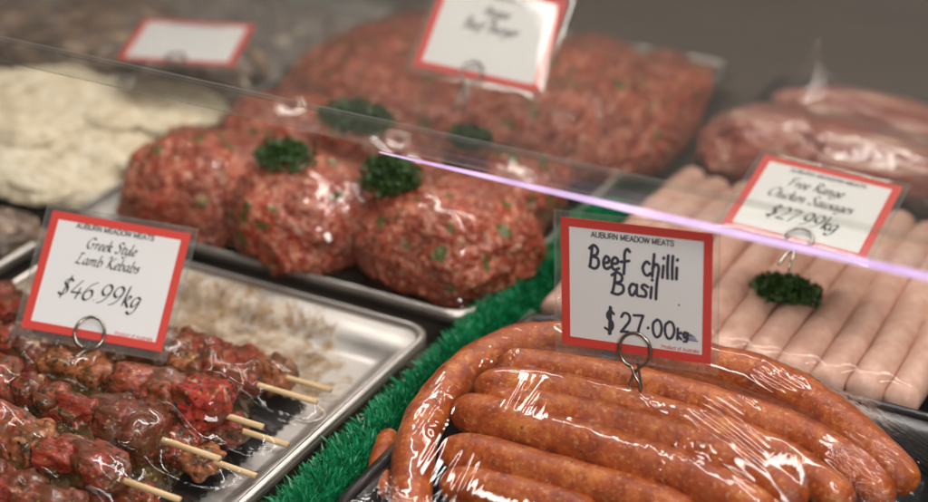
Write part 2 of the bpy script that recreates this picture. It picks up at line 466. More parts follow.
SB = 'beef chilli sausages piled in the black tray'
rows = [
 (.0132, [(408, 550, .030), (411, 505, .036), (413, 462, .043), (425, 421, .050), (449, 387, .056), (482, 360, .060), (524, 343, .061), (570, 341, .061), (606, 345, .060)],
  'beef sausage curling up round the left end of the pile and along its back'),
 (.0142, [(614, 347, .063), (660, 353, .064), (718, 367, .063), (768, 381, .061), (818, 408, .056), (859, 440, .050), (896, 474, .044), (908, 492, .040)],
  'hindmost beef sausage, emerging right of the price ticket and bending down to the tray corner'),
 (.0122, [(498, 366, .066), (545, 370, .068), (610, 380, .069), (690, 398, .068), (745, 415, .066), (797, 433, .062), (840, 459, .056), (872, 487, .050), (888, 508, .045)],
  'second beef sausage from the back, passing just under the price ticket'),
 (.0120, [(474, 388, .066), (520, 387, .069), (580, 396, .070), (650, 412, .069), (720, 434, .066), (775, 456, .061), (818, 482, .055), (850, 512, .048)],
  'beef sausage that the wire clip of the price ticket stands on'),
 (.0120, [(482, 404, .060), (530, 407, .064), (590, 417, .066), (650, 431, .066), (716, 454, .063), (765, 477, .058), (805, 505, .053)],
  'beef sausage directly in front of the one that carries the clip'),
 (.0138, [(455, 411, .054), (482, 416, .058), (520, 426, .060), (560, 438, .061), (600, 449, .061), (642, 461, .060), (690, 478, .058), (731, 497, .055), (775, 525, .051)],
  'thick beef sausage with its blunt left end free, in the middle of the pile'),
 (.0128, [(440, 450, .046), (480, 456, .048), (530, 469, .049), (590, 485, .049), (640, 500, .048), (700, 524, .046)],
  'beef sausage below the thick blunt one, half in its shadow'),
 (.0125, [(440, 483, .036), (482, 488, .038), (540, 502, .039), (600, 520, .038)],
  'lowest beef sausage at the bottom edge of the photo'),
 (.0075, [(391, 434, .034), (384, 452, .035), (380, 472, .034), (386, 496, .030)],
  'thin stub of beef sausage standing left of the curling one'),
 (.0085, [(364, 484, .018), (384, 492, .020), (412, 502, .020)],
  'small beef sausage end poking out at the lower left corner of the black tray'),
 (.0125, [(470, 424, .040), (540, 443, .042), (610, 462, .042), (690, 492, .040), (740, 520, .038)],
  'beef sausage hidden under the thick blunt one, seen only through the gap below it'),
 (.0125, [(640, 372, .046), (720, 388, .048), (790, 410, .046), (845, 442, .042), (880, 476, .036)],
  'beef sausage wedged under the two hindmost ones at the right of the ticket'),
 (.0125, [(560, 408, .035), (640, 426, .036), (760, 455, .036), (840, 486, .030), (892, 500, .026)],
  'beef sausage buried in the pile, its end showing at the right'),
]
beef = []
for i, (r, P, lb) in enumerate(rows):
    beef.append(sausage('beef_sausage', [spot(*p) for p in P], r, M['beef'], lb, 'sausage', SB, i + 1, .085))

SCG = 'chicken sausages lying side by side'
ordn = ['leftmost', 'second', 'third', 'fourth', 'fifth', 'sixth', 'seventh', 'eighth', 'ninth', 'tenth', 'rightmost']
xs = [-.4185 + .0247 * i for i in range(11)]
chick = []
rc = random.Random(5)
for i, x in enumerate(xs):
    y0 = .9475 + rc.uniform(-.001, .001); y1 = 1.222 - abs(rc.gauss(0, .006))
    dx = rc.uniform(-.0025, .0025)
    P = [(x - .002, y0, .0345), (x, y0 + .03, .037), (x + .0015, y0 + .06, .039), (x + dx * 1.5, 1.08, .040), (x + dx + .002, 1.16, .039), (x + .004, y1, .034)]
    lb = ('pale chicken sausage, %s from the left in its row' % ordn[i]) if 0 < i < 10 else 'pale chicken sausage, %s of its row' % ordn[i]
    if i == 10: lb = 'pale chicken sausage at the right end of the row beside the dark gap'
    if i == 5: lb = 'pale chicken sausage in the middle of the row, sixth from the left'
    chick.append(sausage('chicken_sausage', P, .0127 + rc.uniform(-.0007, .0006), M['chicken'], lb, 'sausage', SCG, i + 31, .06, .7))

# ------------------------------------------------------------------ lumps (mince, fillets, chops, chunks)
def lump(name, c, s, m, parent=None, sub=5, amp=.12, f=1.3, fine=0., ff=90, seed=0, rz=0., sq=.0, flat=None):
    """a rounded, uneven body: s = half sizes; sq squares it off; flat = level it rests on"""
    bm = bmesh.new(); bmesh.ops.create_icosphere(bm, subdivisions=sub, radius=1)
    rot = Matrix.Rotation(rz, 3, 'Z'); off = Vector((seed * 7.13, seed * 3.7, seed * 1.9))
    for v in bm.verts:
        p = v.co.copy(); n = p.normalized()
        if sq:
            q = Vector([math.copysign(abs(a) ** (1 - sq), a) for a in p]); p = q
        k = 1 + amp * noise.fractal(n * f + off, 1, 2, 4)
        q = Vector((p.x * s[0] * k, p.y * s[1] * k, p.z * s[2] * k))
        q = rot @ q + Vector(c)
        if fine:
            q += n * fine * (noise.noise(q * ff + off) + .7 * (1 - 2 * min(1, noise.voronoi(q * ff * 1.6)[0][0])))
        if flat is not None and q.z < flat: q.z = flat + (q.z - flat) * .05
        v.co = q
    return bm_obj(name, bm, m, parent)

def tl(o, label, cat, group=None): return tag(o, label, cat, group)
G = 'raw mince patties in the steel tray'
def px_lump(name, px, py, z, s, m, **k): return lump(name, spot(px, py, z), s, m, **k)
mince = [
 tl(px_lump('mince_patty', 446, 238, .052, (.070, .060, .043), M['mince'], sub=7, amp=.13, fine=.0017, ff=110, seed=1, sq=.12, flat=.008), 'large raw mince patty under shiny film, nearest the green divider', 'mince patty', G),
 tl(px_lump('mince_patty', 306, 212, .050, (.060, .061, .043), M['mince'], sub=7, amp=.14, fine=.0017, ff=110, seed=2, sq=.12, flat=.008), 'raw mince patty between two dark parsley sprigs in the middle of the front row', 'mince patty', G),
 tl(px_lump('mince_patty', 204, 186, .045, (.066, .064, .041), M['mince'], sub=7, amp=.14, fine=.0017, ff=110, seed=3, sq=.15, flat=.008), 'raw mince patty at the left end of the front row', 'mince patty', G),
 tl(px_lump('mince_patty', 508, 194, .044, (.042, .055, .038), M['mince'], sub=6, amp=.16, fine=.0017, ff=110, seed=4, sq=.1, flat=.008), 'raw mince patty tucked behind the large shiny one by the tray edge', 'mince patty', G),
 tl(px_lump('mince_patty', 292, 140, .048, (.058, .052, .040), M['mince'], sub=6, amp=.17, fine=.0017, ff=110, seed=5, sq=.1, flat=.008), 'raw mince patty behind the left one, crossed by the shelf edge', 'mince patty', G),
 tl(px_lump('mince_patty', 385, 158, .048, (.066, .055, .040), M['mince'], sub=6, amp=.17, fine=.0017, ff=110, seed=6, sq=.1, flat=.008), 'raw mince patty under the round parsley sprig, behind the front row', 'mince patty', G),
]
loaf = [
 tl(px_lump('mince_mound', 558, 112, .046, (.085, .135, .046), M['mince'], sub=7, amp=.16, fine=.002, ff=110, seed=11, sq=.08, flat=.008), 'high mound of raw mince behind the price ticket at the right of the tray', 'mince', 'heaped raw mince'),
 tl(px_lump('mince_mound', 430, 88, .046, (.112, .15, .045), M['mince'], sub=7, amp=.16, fine=.002, ff=110, seed=12, sq=.2, flat=.008), 'broad pale mound of raw mince at the far left of the tray', 'mince', 'heaped raw mince'),
 tl(px_lump('mince_mound', 628, 114, .036, (.060, .125, .035), M['mince'], sub=6, amp=.16, fine=.002, ff=110, seed=13, sq=.12, flat=.008), 'rounded end of raw mince at the far right corner of the tray', 'mince', 'heaped raw mince'),
]

def parsley(px, py, z, sx, sy, sz, label, seed):
    rp = random.Random(seed); c = spot(px, py, z); vs, fs = [], []
    for i in range(1800):
        d = Vector((rp.gauss(0, .45), rp.gauss(0, .45), rp.gauss(0, .45)))
        if d.length > 1.05: d.normalize()
        p = c + Vector((d.x * sx, d.y * sy, d.z * sz))
        u = Vector((rp.uniform(-1, 1), rp.uniform(-1, 1), rp.uniform(-.4, 1))).normalized()
        v = u.cross(Vector((rp.uniform(-1, 1), rp.uniform(-1, 1), rp.uniform(-1, 1)))).normalized()
        l = rp.uniform(.003, .0058); n0 = len(vs)
        vs += [p, p + u * l * .5 + v * l * .4, p + u * l, p + u * l * .5 - v * l * .4 + Vector((0, 0, .001))]
        fs.append((n0, n0 + 1, n0 + 2, n0 + 3))
    for i in range(5):
        a = c + Vector((rp.uniform(-.4, .4) * sx, rp.uniform(-.4, .4) * sy, -sz * .4)); b = c + Vector((rp.uniform(-1, 1) * sx, rp.uniform(-1, 1) * sy, rp.uniform(0, .6) * sz))
        v2, f2 = tube([a, a.lerp(b, .5) + Vector((0, 0, .002)), b], .0007, 6, sub=3); n0 = len(vs)
        vs += v2; fs += [tuple(q + n0 for q in f) for f in f2]
    return tag(mesh('parsley_sprig', vs, fs, M['parsley'], None, False), label, 'parsley', 'parsley garnishes')
parsley(286, 160, .092, .026, .020, .013, 'dark parsley sprig between the left and middle mince patties', 1)
parsley(391, 177, .094, .023, .019, .015, 'dark round parsley sprig between the middle patty and the large shiny patty', 2)
parsley(356, 118, .104, .032, .022, .011, 'parsley sprig behind the patties, seen through the edge of the glass shelf', 3)
parsley(470, 138, .098, .017, .012, .008, 'faint small parsley sprig on the mince mound below the price ticket', 4)
parsley(787, 290, .058, .024, .012, .009, 'parsley sprig lying across the chicken sausages', 5)

FG = 'raw fillets under loose film'
fil = [
 tl(px_lump('raw_fillet', 850, 158, .052, (.12, .040, .026), M['fillet'], sub=6, amp=.16, seed=21, rz=-.06, sq=.1, flat=.007), 'long raw pink fillet right behind the chicken price ticket', 'raw fillet', FG),
 tl(px_lump('raw_fillet', 770, 150, .050, (.058, .046, .038), M['fillet'], sub=6, amp=.2, seed=22, rz=.3, flat=.007), 'rounded reddish fillet at the left end of the pink fillets', 'raw fillet', FG),
 tl(px_lump('raw_fillet', 880, 126, .050, (.10, .036, .026), M['fillet'], sub=6, amp=.18, seed=23, rz=-.05, flat=.007), 'raw fillet lying along the back of the pink fillets', 'raw fillet', FG),
 tl(px_lump('raw_fillet', 935, 190, .040, (.036, .034, .024), M['chop'], sub=5, amp=.2, seed=24, rz=.2, flat=.007), 'dark red piece of meat at the right edge by the chicken sausages', 'raw meat', FG),
]

# ------------------------------------------------------------------ kebabs
KG = 'lamb kebabs stacked on the tray'
sk = [  # inner end and outer end of the bare stick, height, meat radius, label
 ((285, 380), (331, 390), .026, .0150, 'lamb kebab whose stick ends farthest right, low at the back of the stack'),
 ((253, 387), (317, 402), .036, .0160, 'lamb kebab at the back of the stack, its stick crossing just before the farthest one'),
 ((236, 431), (288, 445), .024, .0150, 'lamb kebab low in the stack under the one with the bright red end piece'),
 ((218, 415), (263, 427), .039, .0180, 'lamb kebab ending in a shiny bright red chunk in the middle of the stack'),
 ((215, 462), (256, 476), .024, .0150, 'lamb kebab low in the stack, fourth stick tip up from the bottom edge'),
 ((160, 440), (220, 459), .039, .0175, 'lamb kebab on top of the stack in front of the red ended one'),
 ((118, 480), (180, 500), .040, .0185, 'lamb kebab nearest the bottom edge whose stick tip is cut by the frame'),
 ((150, 512), (200, 528), .022, .0150, 'lamb kebab lowest at the front, mostly below the frame'),
 ((70, 520), (120, 537), .039, .0180, 'foremost lamb kebab, only its meat showing at the lower left corner'),
]
rk = random.Random(12); kobs = []
for i, (a, b, z, mr, lb) in enumerate(sk):
    A = spot(a[0], a[1], z); B = spot(b[0], b[1], z)
    d = Vector((1, (B - A).normalized().y * .35 - .01, 0)).normalized()
    t = thing('lamb_kebab', lb, 'kebab', (B.x, B.y, 0), KG)
    far = B - d * .345
    vs, fs = tube([far, far.lerp(B, .5), B], .0020, 12, sub=6)
    mesh('skewer', vs, fs, M['wood'], t)
    s = (B - A).length; k = 0
    while s < .325:
        L = rk.uniform(.011, .021) * (mr / .0185)
        s += L * .86
        hh = mr * rk.uniform(.74, 1.06)
        c = B - d * s + Vector((0, rk.uniform(-.003, .003), rk.uniform(-.002, .003)))
        o = lump('meat_chunk', c, (L * 1.12, hh * rk.uniform(.9, 1.15), hh * rk.uniform(.75, .95)), M['kebab'], t, sub=4, amp=.40, f=1.25,
                 fine=.0008, ff=55, seed=i * 20 + k, rz=rk.uniform(-.4, .4), sq=.18, flat=.0085)
        pal = [(.27, .013, .004), (.34, .018, .005), (.38, .050, .015), (.46, .14, .045), (.20, .015, .004), (.32, .026, .008)]
        cc = (.50, .018, .012) if (i == 3 and k == 0) else pal[rk.randrange(6)]
        o.color = (*cc, 1)
        s += L * .86; k += 1
    settle(t); kobs.append(t)

# the marinade pooled between the pieces
def marinade():
    t = NT('olive_brown_marinade')
    c = t.ramp(t.noise(70, 4, .6), (.35, (.035, .020, .006)), (.55, (.085, .050, .014)), (.72, (.17, .11, .035)))
    v = t.n('TexVoronoi', {'feature': 'F1'}, Vector=t.geo(), Scale=300)
    sel = t.n('SeparateColor', Color=v.outputs['Color']).outputs[0]
    sp = t.math('MULTIPLY', t.ramp(v.outputs[0], (.3, 1.), (.42, 0.)), t.ramp(sel, (.55, 0.), (.6, 1.)))
    c = t.mix(sp, c, t.mix(t.ramp(sel, (.8, 0.), (.82, 1.)), (.015, .016, .005), (.30, .22, .09)))
    return t.pr(Base_Color=c, Roughness=.16, Normal=t.bump(t.math('ADD', t.noise(90, 4), sp), .6, .002), Coat_Weight=.5, Coat_Roughness=.06)
vs, fs = [], []; nx, ny = 120, 160
for j in range(ny):
    for i in range(nx):
        x = -.776 + .222 * i / (nx - 1); y = .45 + .345 * j / (ny - 1)
        ed = min(i / nx, (nx - 1 - i) / nx * 1.2, (ny - 1 - j) / ny * 2.5, 1.)
        edge = min(1, max(0, ed + .10 * noise.noise(Vector((x * 40, y * 40, 1))) - .03) / .16)
        z = .0086 + .0285 * edge ** .7 + .0035 * edge * noise.fractal(Vector((x * 45, y * 45, 2)), 1, 2, 3)
        if edge <= 0: z = .0079
        vs.append((x, y, z))
fs = [(j * nx + i, j * nx + i + 1, (j + 1) * nx + i + 1, (j + 1) * nx + i) for j in range(ny - 1) for i in range(nx - 1)]
tag(mesh('marinade', vs, fs, marinade()), 'thick olive brown herb marinade filling the gaps between the kebabs', 'marinade', kind='stuff')

# black absorbent liner with a pinked edge
vs = []; x1 = -.535; step = .0036
ys = np.arange(.46, .805, step)
edge = [(x1 + (.0016 if i % 2 else -.0016), y) for i, y in enumerate(ys)]
top = [(x, .805 + (.0016 if i % 2 else -.0016)) for i, x in enumerate(np.arange(x1 - .004, -.775, -step))]
poly = edge + top + [(-.775, .46)]
n = len(poly)
vs = [(x, y, .0075) for x, y in poly] + [(x, y, .0082) for x, y in poly]
fs = [tuple(range(n - 1, -1, -1)), tuple(range(n, 2 * n))] + [(i, (i + 1) % n, n + (i + 1) % n, n + i) for i in range(n)]
tag(mesh('tray_liner', vs, fs, M['liner'], None, False), 'black absorbent liner with a zigzag edge under the kebabs', 'tray liner')

# ------------------------------------------------------------------ crumbed cutlets, chops
rcu = random.Random(4); CG = 'crumbed cutlets overlapping in the steel tray'
cl = [(30, 165, .030, .075, .055, 'crumbed cutlet at the left edge nearest the front of its tray'),
      (95, 150, .034, .065, .050, 'crumbed cutlet nearest the mince tray at the front'),
      (20, 120, .046, .070, .050, 'crumbed cutlet overlapping the front one at the left edge'),
      (85, 108, .048, .070, .048, 'crumbed cutlet in the middle of the heap'),
      (165, 112, .040, .062, .052, 'crumbed cutlet at the right side of the heap below the lying price ticket'),
      (60, 178, .026, .060, .040, 'crumbed cutlet lowest at the front rim of its tray'),
      (205, 92, .030, .040, .045, 'crumbed cutlet in the narrow end of the heap along the mince tray'),
      (40, 92, .048, .075, .050, 'crumbed cutlet at the top of the heap before the dark chops')]
crs = []
for i, (px, py, z, a, b, lb) in enumerate(cl):
    crs.append(tl(px_lump('crumbed_cutlet', px, py, z, (a, b, .016), M['crumb'], sub=6, amp=.2, fine=.0012, ff=160, seed=40 + i, rz=rcu.uniform(-.6, .6)), lb, 'cutlet', CG))
hc = [(70, 52, .050, .07, .045, 'dark herb marinated chop left of the lying price ticket'), (196, 86, .034, .058, .050, 'dark speckled chop under the lying price ticket'),
      (10, 30, .052, .07, .05, 'dark chop at the upper left corner'), (120, 20, .050, .075, .05, 'dark chop behind the lying price ticket'),
      (222, 66, .030, .045, .045, 'speckled chop behind the lying price ticket close to the bare metal')]
for i, (px, py, z, a, b, lb) in enumerate(hc):
    tl(px_lump('marinated_chop', px, py, z, (a, b, .022), M['chop'], sub=5, amp=.25, fine=.0015, ff=100, seed=60 + i, rz=rcu.uniform(-.6, .6), flat=.008), lb, 'chop', 'dark marinated chops')
tl(px_lump('marinated_chop', 6, 238, .022, (.030, .028, .020), M['chop'], sub=5, amp=.25, seed=77, flat=.008), 'pale edged chop at the left edge beside the kebab price ticket', 'chop', 'dark marinated chops')

def crumb_layer():
    t = NT('loose_crumbs_and_cheese')
    g = t.n('SeparateXYZ', Vector=t.geo())
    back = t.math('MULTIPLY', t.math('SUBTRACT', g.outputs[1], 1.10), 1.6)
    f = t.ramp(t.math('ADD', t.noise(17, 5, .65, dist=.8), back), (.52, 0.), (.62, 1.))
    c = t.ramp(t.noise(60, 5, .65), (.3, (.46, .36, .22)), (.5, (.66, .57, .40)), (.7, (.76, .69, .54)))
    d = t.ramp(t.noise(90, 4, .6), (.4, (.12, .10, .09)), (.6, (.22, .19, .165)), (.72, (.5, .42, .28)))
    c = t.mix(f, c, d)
    return t.pr(Base_Color=c, Roughness=.6, Normal=t.bump(t.noise(170, 4), .8, .002))
vs, fs = [], []; nx, ny = 150, 150
for j in range(ny):
    for i in range(nx):
        u, v = i / (nx - 1), j / (ny - 1)
        x = -1.272 + .398 * u; y = .973 + .50 * v
        ed = min(u, 1 - u, v, 1 - v) * 9
        e = min(1, max(0, ed + .5 * noise.noise(Vector((x * 25, y * 25, 4)))))
        z = .0072 + (e ** .6) * (.028 + .010 * noise.fractal(Vector((x * 14, y * 14, 7)), 1, 2, 4) + .003 * noise.noise(Vector((x * 120, y * 120, 0))))
        vs.append((x, y, z))
fs = [(j * nx + i, j * nx + i + 1, (j + 1) * nx + i + 1, (j + 1) * nx + i) for j in range(ny - 1) for i in range(nx - 1)]
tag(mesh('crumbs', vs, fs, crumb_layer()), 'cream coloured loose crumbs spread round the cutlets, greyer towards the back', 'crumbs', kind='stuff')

# ------------------------------------------------------------------ lettering by strokes
GL = {
 'G': (.80, [[(.62,.78),(.50,.92),(.30,.90),(.10,.64),(.08,.30),(.24,.04),(.46,.05),(.58,.22),(.60,.42)], [(.40,.42),(.74,.44)]]),
 'r': (.36, [[(.0,.40),(.10,.50),(.09,.0)], [(.10,.28),(.22,.47),(.35,.46)]]),
 'e': (.41, [[(.06,.24),(.26,.28),(.34,.40),(.24,.50),(.10,.40),(.05,.18),(.16,.0),(.37,.10)]]),
 'k': (.44, [[(.10,.98),(.08,.0)], [(.08,.24),(.24,.50),(.33,.42),(.12,.24)], [(.14,.26),(.34,.02),(.42,.02)]]),
 'S': (.58, [[(.54,.80),(.42,.93),(.22,.88),(.18,.68),(.38,.46),(.42,.18),(.24,.0),(.02,.10)]]),
 't': (.32, [[(.14,.74),(.11,.12),(.20,.0),(.32,.08)], [(.0,.47),(.32,.50)]]),
 'y': (.44, [[(.02,.46),(.09,.48),(.10,.12),(.20,.02),(.35,.20),(.38,.48)], [(.38,.48),(.32,-.06),(.14,-.30),(-.06,-.24)]]),
 'l': (.24, [[(.10,.98),(.07,.12),(.14,.0),(.24,.06)]]),
 'L': (.66, [[(.40,.90),(.26,.80),(.20,.30),(.04,.02),(.16,.07),(.38,.0),(.62,.10)], [(.14,.90),(.50,.93)]]),
 'a': (.49, [[(.36,.46),(.20,.50),(.06,.32),(.06,.08),(.17,.01),(.34,.30)], [(.37,.48),(.34,.10),(.40,.0),(.50,.08)]]),
 'm': (.72, [[(.0,.42),(.08,.48),(.07,.0)], [(.08,.28),(.22,.50),(.30,.42),(.29,.0)], [(.30,.28),(.45,.50),(.53,.42),(.53,.06),(.58,.0),(.68,.08)]]),
 'n': (.50, [[(.0,.42),(.08,.48),(.07,.0)], [(.08,.28),(.24,.50),(.33,.42),(.33,.06),(.38,.0),(.48,.08)]]),
 'b': (.46, [[(.10,.98),(.08,.08),(.20,.0),(.37,.16),(.35,.42),(.23,.50),(.09,.32)]]),
 'K': (.72, [[(-.04,.82),(.06,.94),(.20,.92),(.16,.0)], [(.66,.92),(.44,.80),(.19,.46)], [(.22,.50),(.40,.20),(.60,.0),(.74,.06)]]),
 's': (.34, [[(.30,.44),(.18,.50),(.08,.40),(.25,.22),(.22,.04),(.02,.03)]]),
 '$': (.58, [[(.50,.74),(.36,.84),(.20,.78),(.16,.62),(.36,.44),(.40,.20),(.24,.06),(.02,.14)], [(.33,1.02),(.22,-.12)]]),
 '4': (.60, [[(.36,.88),(.18,.55),(.02,.24)], [(.02,.24),(.54,.27)], [(.40,.52),(.36,-.06)]]),
 '6': (.56, [[(.50,.88),(.24,.70),(.06,.34),(.12,.05),(.30,.0),(.46,.18),(.40,.42),(.24,.46),(.08,.30)]]),
 '9': (.58, [[(.46,.58),(.38,.42),(.20,.36),(.06,.54),(.12,.78),(.30,.86),(.46,.70),(.42,.34),(.24,.06),(.02,-.06)]]),
 '.': (.24, [[(.07,.02),(.11,.05)]]),
 'g': (.46, [[(.36,.46),(.20,.50),(.06,.34),(.07,.10),(.18,.05),(.34,.32)], [(.38,.48),(.32,-.10),(.16,-.31),(-.04,-.22)]]),
 'F': (.60, [[(.20,.90),(.14,.0)], [(.06,.86),(.30,.93),(.58,.90)], [(.18,.50),(.44,.52)]]),
 'R': (.66, [[(.18,.90),(.12,.0)], [(.04,.80),(.26,.94),(.50,.84),(.46,.58),(.18,.48)], [(.28,.50),(.44,.16),(.62,.02)]]),
 'C': (.66, [[(.60,.78),(.48,.92),(.26,.88),(.08,.58),(.10,.20),(.28,.0),(.56,.12)]]),
 'h': (.48, [[(.10,.98),(.07,.0)], [(.08,.26),(.24,.50),(.33,.40),(.32,.06),(.37,.0),(.46,.06)]]),
 'i': (.24, [[(.08,.48),(.07,.08),(.13,.0),(.22,.06)], [(.11,.72),(.13,.75)]]),
 'c': (.38, [[(.32,.42),(.20,.50),(.06,.32),(.07,.08),(.18,.0),(.35,.10)]]),
 'u': (.50, [[(.02,.46),(.09,.48),(.08,.10),(.18,.0),(.34,.26)], [(.38,.48),(.35,.08),(.40,.0),(.50,.08)]]),
 '2': (.56, [[(.06,.66),(.16,.84),(.36,.84),(.42,.62),(.24,.30),(.02,.02)], [(.02,.02),(.50,.04)]]),
 '7': (.54, [[(.04,.82),(.50,.84)], [(.50,.84),(.30,.40),(.18,-.04)]]),
 '0': (.58, [[(.26,.84),(.10,.66),(.05,.30),(.18,.02),(.36,.06),(.48,.36),(.44,.70),(.26,.84)]]),
 'A': (.70, [[(.02,.0),(.22,.40),(.46,.92)], [(.46,.92),(.54,.0)], [(.18,.34),(.54,.36)]]),
 'B': (.62, [[(.18,.90),(.12,.0)], [(.06,.84),(.28,.94),(.48,.80),(.42,.58),(.18,.50)], [(.20,.50),(.46,.46),(.54,.20),(.36,.0),(.08,.02)]]),
 'f': (.34, [[(.44,.90),(.32,.96),(.20,.76),(.14,.10),(.04,-.24),(-.08,-.22)], [(.04,.47),(.34,.50)]]),
}
HAND = {
 'B': (.66, [[(.14,.98),(.10,.50),(.02,.04)], [(.0,.86),(.22,1.02),(.42,.86),(.36,.62),(.12,.52)], [(.12,.52),(.42,.44),(.46,.16),(.26,-.02),(.0,.04)]]),
 'e': (.42, [[(.04,.28),(.28,.34),(.32,.50),(.18,.58),(.05,.40),(.06,.12),(.20,.02),(.38,.12)]]),
 'f': (.46, [[(.50,.90),(.38,1.02),(.26,.84),(.24,.40),(.20,-.10)], [(.04,.42),(.46,.50)]]),
 'c': (.40, [[(.34,.54),(.20,.62),(.05,.38),(.10,.10),(.24,.02),(.38,.12)]]),
 'h': (.46, [[(.14,1.0),(.10,.50),(.06,.0)], [(.08,.34),(.24,.56),(.34,.44),(.32,.02)]]),
 'i': (.20, [[(.10,.52),(.07,.0)], [(.11,.84),(.13,.88)]]),
 'l': (.20, [[(.12,1.0),(.09,.50),(.08,.0)]]),
 'a': (.46, [[(.34,.50),(.18,.56),(.05,.32),(.08,.06),(.20,.04),(.34,.30)], [(.35,.54),(.34,.14),(.42,.02)]]),
 's': (.38, [[(.34,.52),(.18,.60),(.08,.46),(.26,.28),(.24,.06),(.02,.04)]]),
 '$': (.58, [[(.46,.80),(.30,.92),(.12,.80),(.14,.58),(.38,.44),(.42,.20),(.24,.02),(.0,.12)], [(.26,1.1),(.22,-.14)], [(.32,1.08),(.28,-.14)]]),
 '2': (.56, [[(.04,.70),(.16,.90),(.36,.86),(.40,.60),(.20,.26),(.02,.0)], [(.02,.0),(.26,.06),(.46,.0)]]),
 '7': (.54, [[(.02,.86),(.44,.90)], [(.44,.90),(.30,.44),(.18,-.04)], ]),
 '.': (.30, [[(.11,.34),(.14,.38)]]),
 '0': (.54, [[(.22,.80),(.06,.60),(.05,.22),(.18,.0),(.36,.08),(.44,.40),(.38,.72),(.22,.80)]]),
 'k': (.40, [[(.08,.7),(.06,.0)], [(.30,.48),(.08,.26),(.32,.02)]]),
 'g': (.40, [[(.30,.44),(.14,.50),(.05,.30),(.14,.14),(.30,.32)], [(.32,.48),(.28,-.04),(.08,-.10)]]),
}
def text_len(s, F):
    return sum(.32 if ch == ' ' else F.get(ch, F['a'])[0] for ch in s)

def stroke_text(vs, fs, s, F, x, y, size, nib=.07, ang=.7, slant=.0, up=.0, lift=.0, squeeze=1., round_=False, jit=0, rr=None):
    """draws text into vs/fs in card coordinates (x right, z up, front at -y)"""
    cx = x; lay = [0]
    def P(p):
        return (cx + (p[0] + slant * p[1]) * size * squeeze, y + p[1] * size + (cx - x) * up)
    for ch in s:
        if ch == ' ': cx += .32 * size * squeeze; continue
        adv, st = F.get(ch, F['a'])
        for q in st:
            j = [(p[0] + (rr.uniform(-jit, jit) if jit else 0), p[1] + (rr.uniform(-jit, jit) if jit else 0)) for p in q]
            L = catmull([(p[0], p[1], 0) for p in j], 7)
            pts = [P((v.x, v.y)) for v in L]
            lay[0] += 1; yy = -lift - lay[0] * 2e-6
            if round_:
                hw = nib * size / 2
                for i, p in enumerate(pts):
                    n0 = len(vs)
                    for k in range(8):
                        a = k * math.pi / 4; vs.append((p[0] + hw * math.cos(a), yy - i * 2e-7, p[1] + hw * math.sin(a)))
                    fs.append(tuple(range(n0, n0 + 8)))
                    if i:
                        q0 = pts[i - 1]; dx, dz = p[0] - q0[0], p[1] - q0[1]; l = math.hypot(dx, dz) or 1
                        nx, nz = -dz / l * hw, dx / l * hw; n0 = len(vs); y2 = yy - 1e-7
                        vs += [(q0[0] - nx, y2, q0[1] - nz), (p[0] - nx, y2, p[1] - nz), (p[0] + nx, y2, p[1] + nz), (q0[0] + nx, y2, q0[1] + nz)]
                        fs.append((n0, n0 + 1, n0 + 2, n0 + 3))
            else:
                a, b = nib * size * .5 * math.cos(ang), nib * size * .5 * math.sin(ang); mn = nib * size * .16
                n0 = len(vs)
                for i, p in enumerate(pts):
                    q1 = pts[min(i + 1, len(pts) - 1)]; q0 = pts[max(0, i - 1)]
                    dx, dz = q1[0] - q0[0], q1[1] - q0[1]; l = math.hypot(dx, dz) or 1
                    nx, nz = -dz / l, dx / l
                    # half width of the nib seen across the stroke
                    hw = max(mn, abs(nx * a + nz * b))
                    if i in (0, len(pts) - 1): hw *= .7
                    vs += [(p[0] - nx * hw, yy, p[1] - nz * hw), (p[0] + nx * hw, yy, p[1] + nz * hw)]
                for i in range(len(pts) - 1):
                    k = n0 + 2 * i; fs.append((k, k + 2, k + 3, k + 1))
        cx += adv * size * squeeze

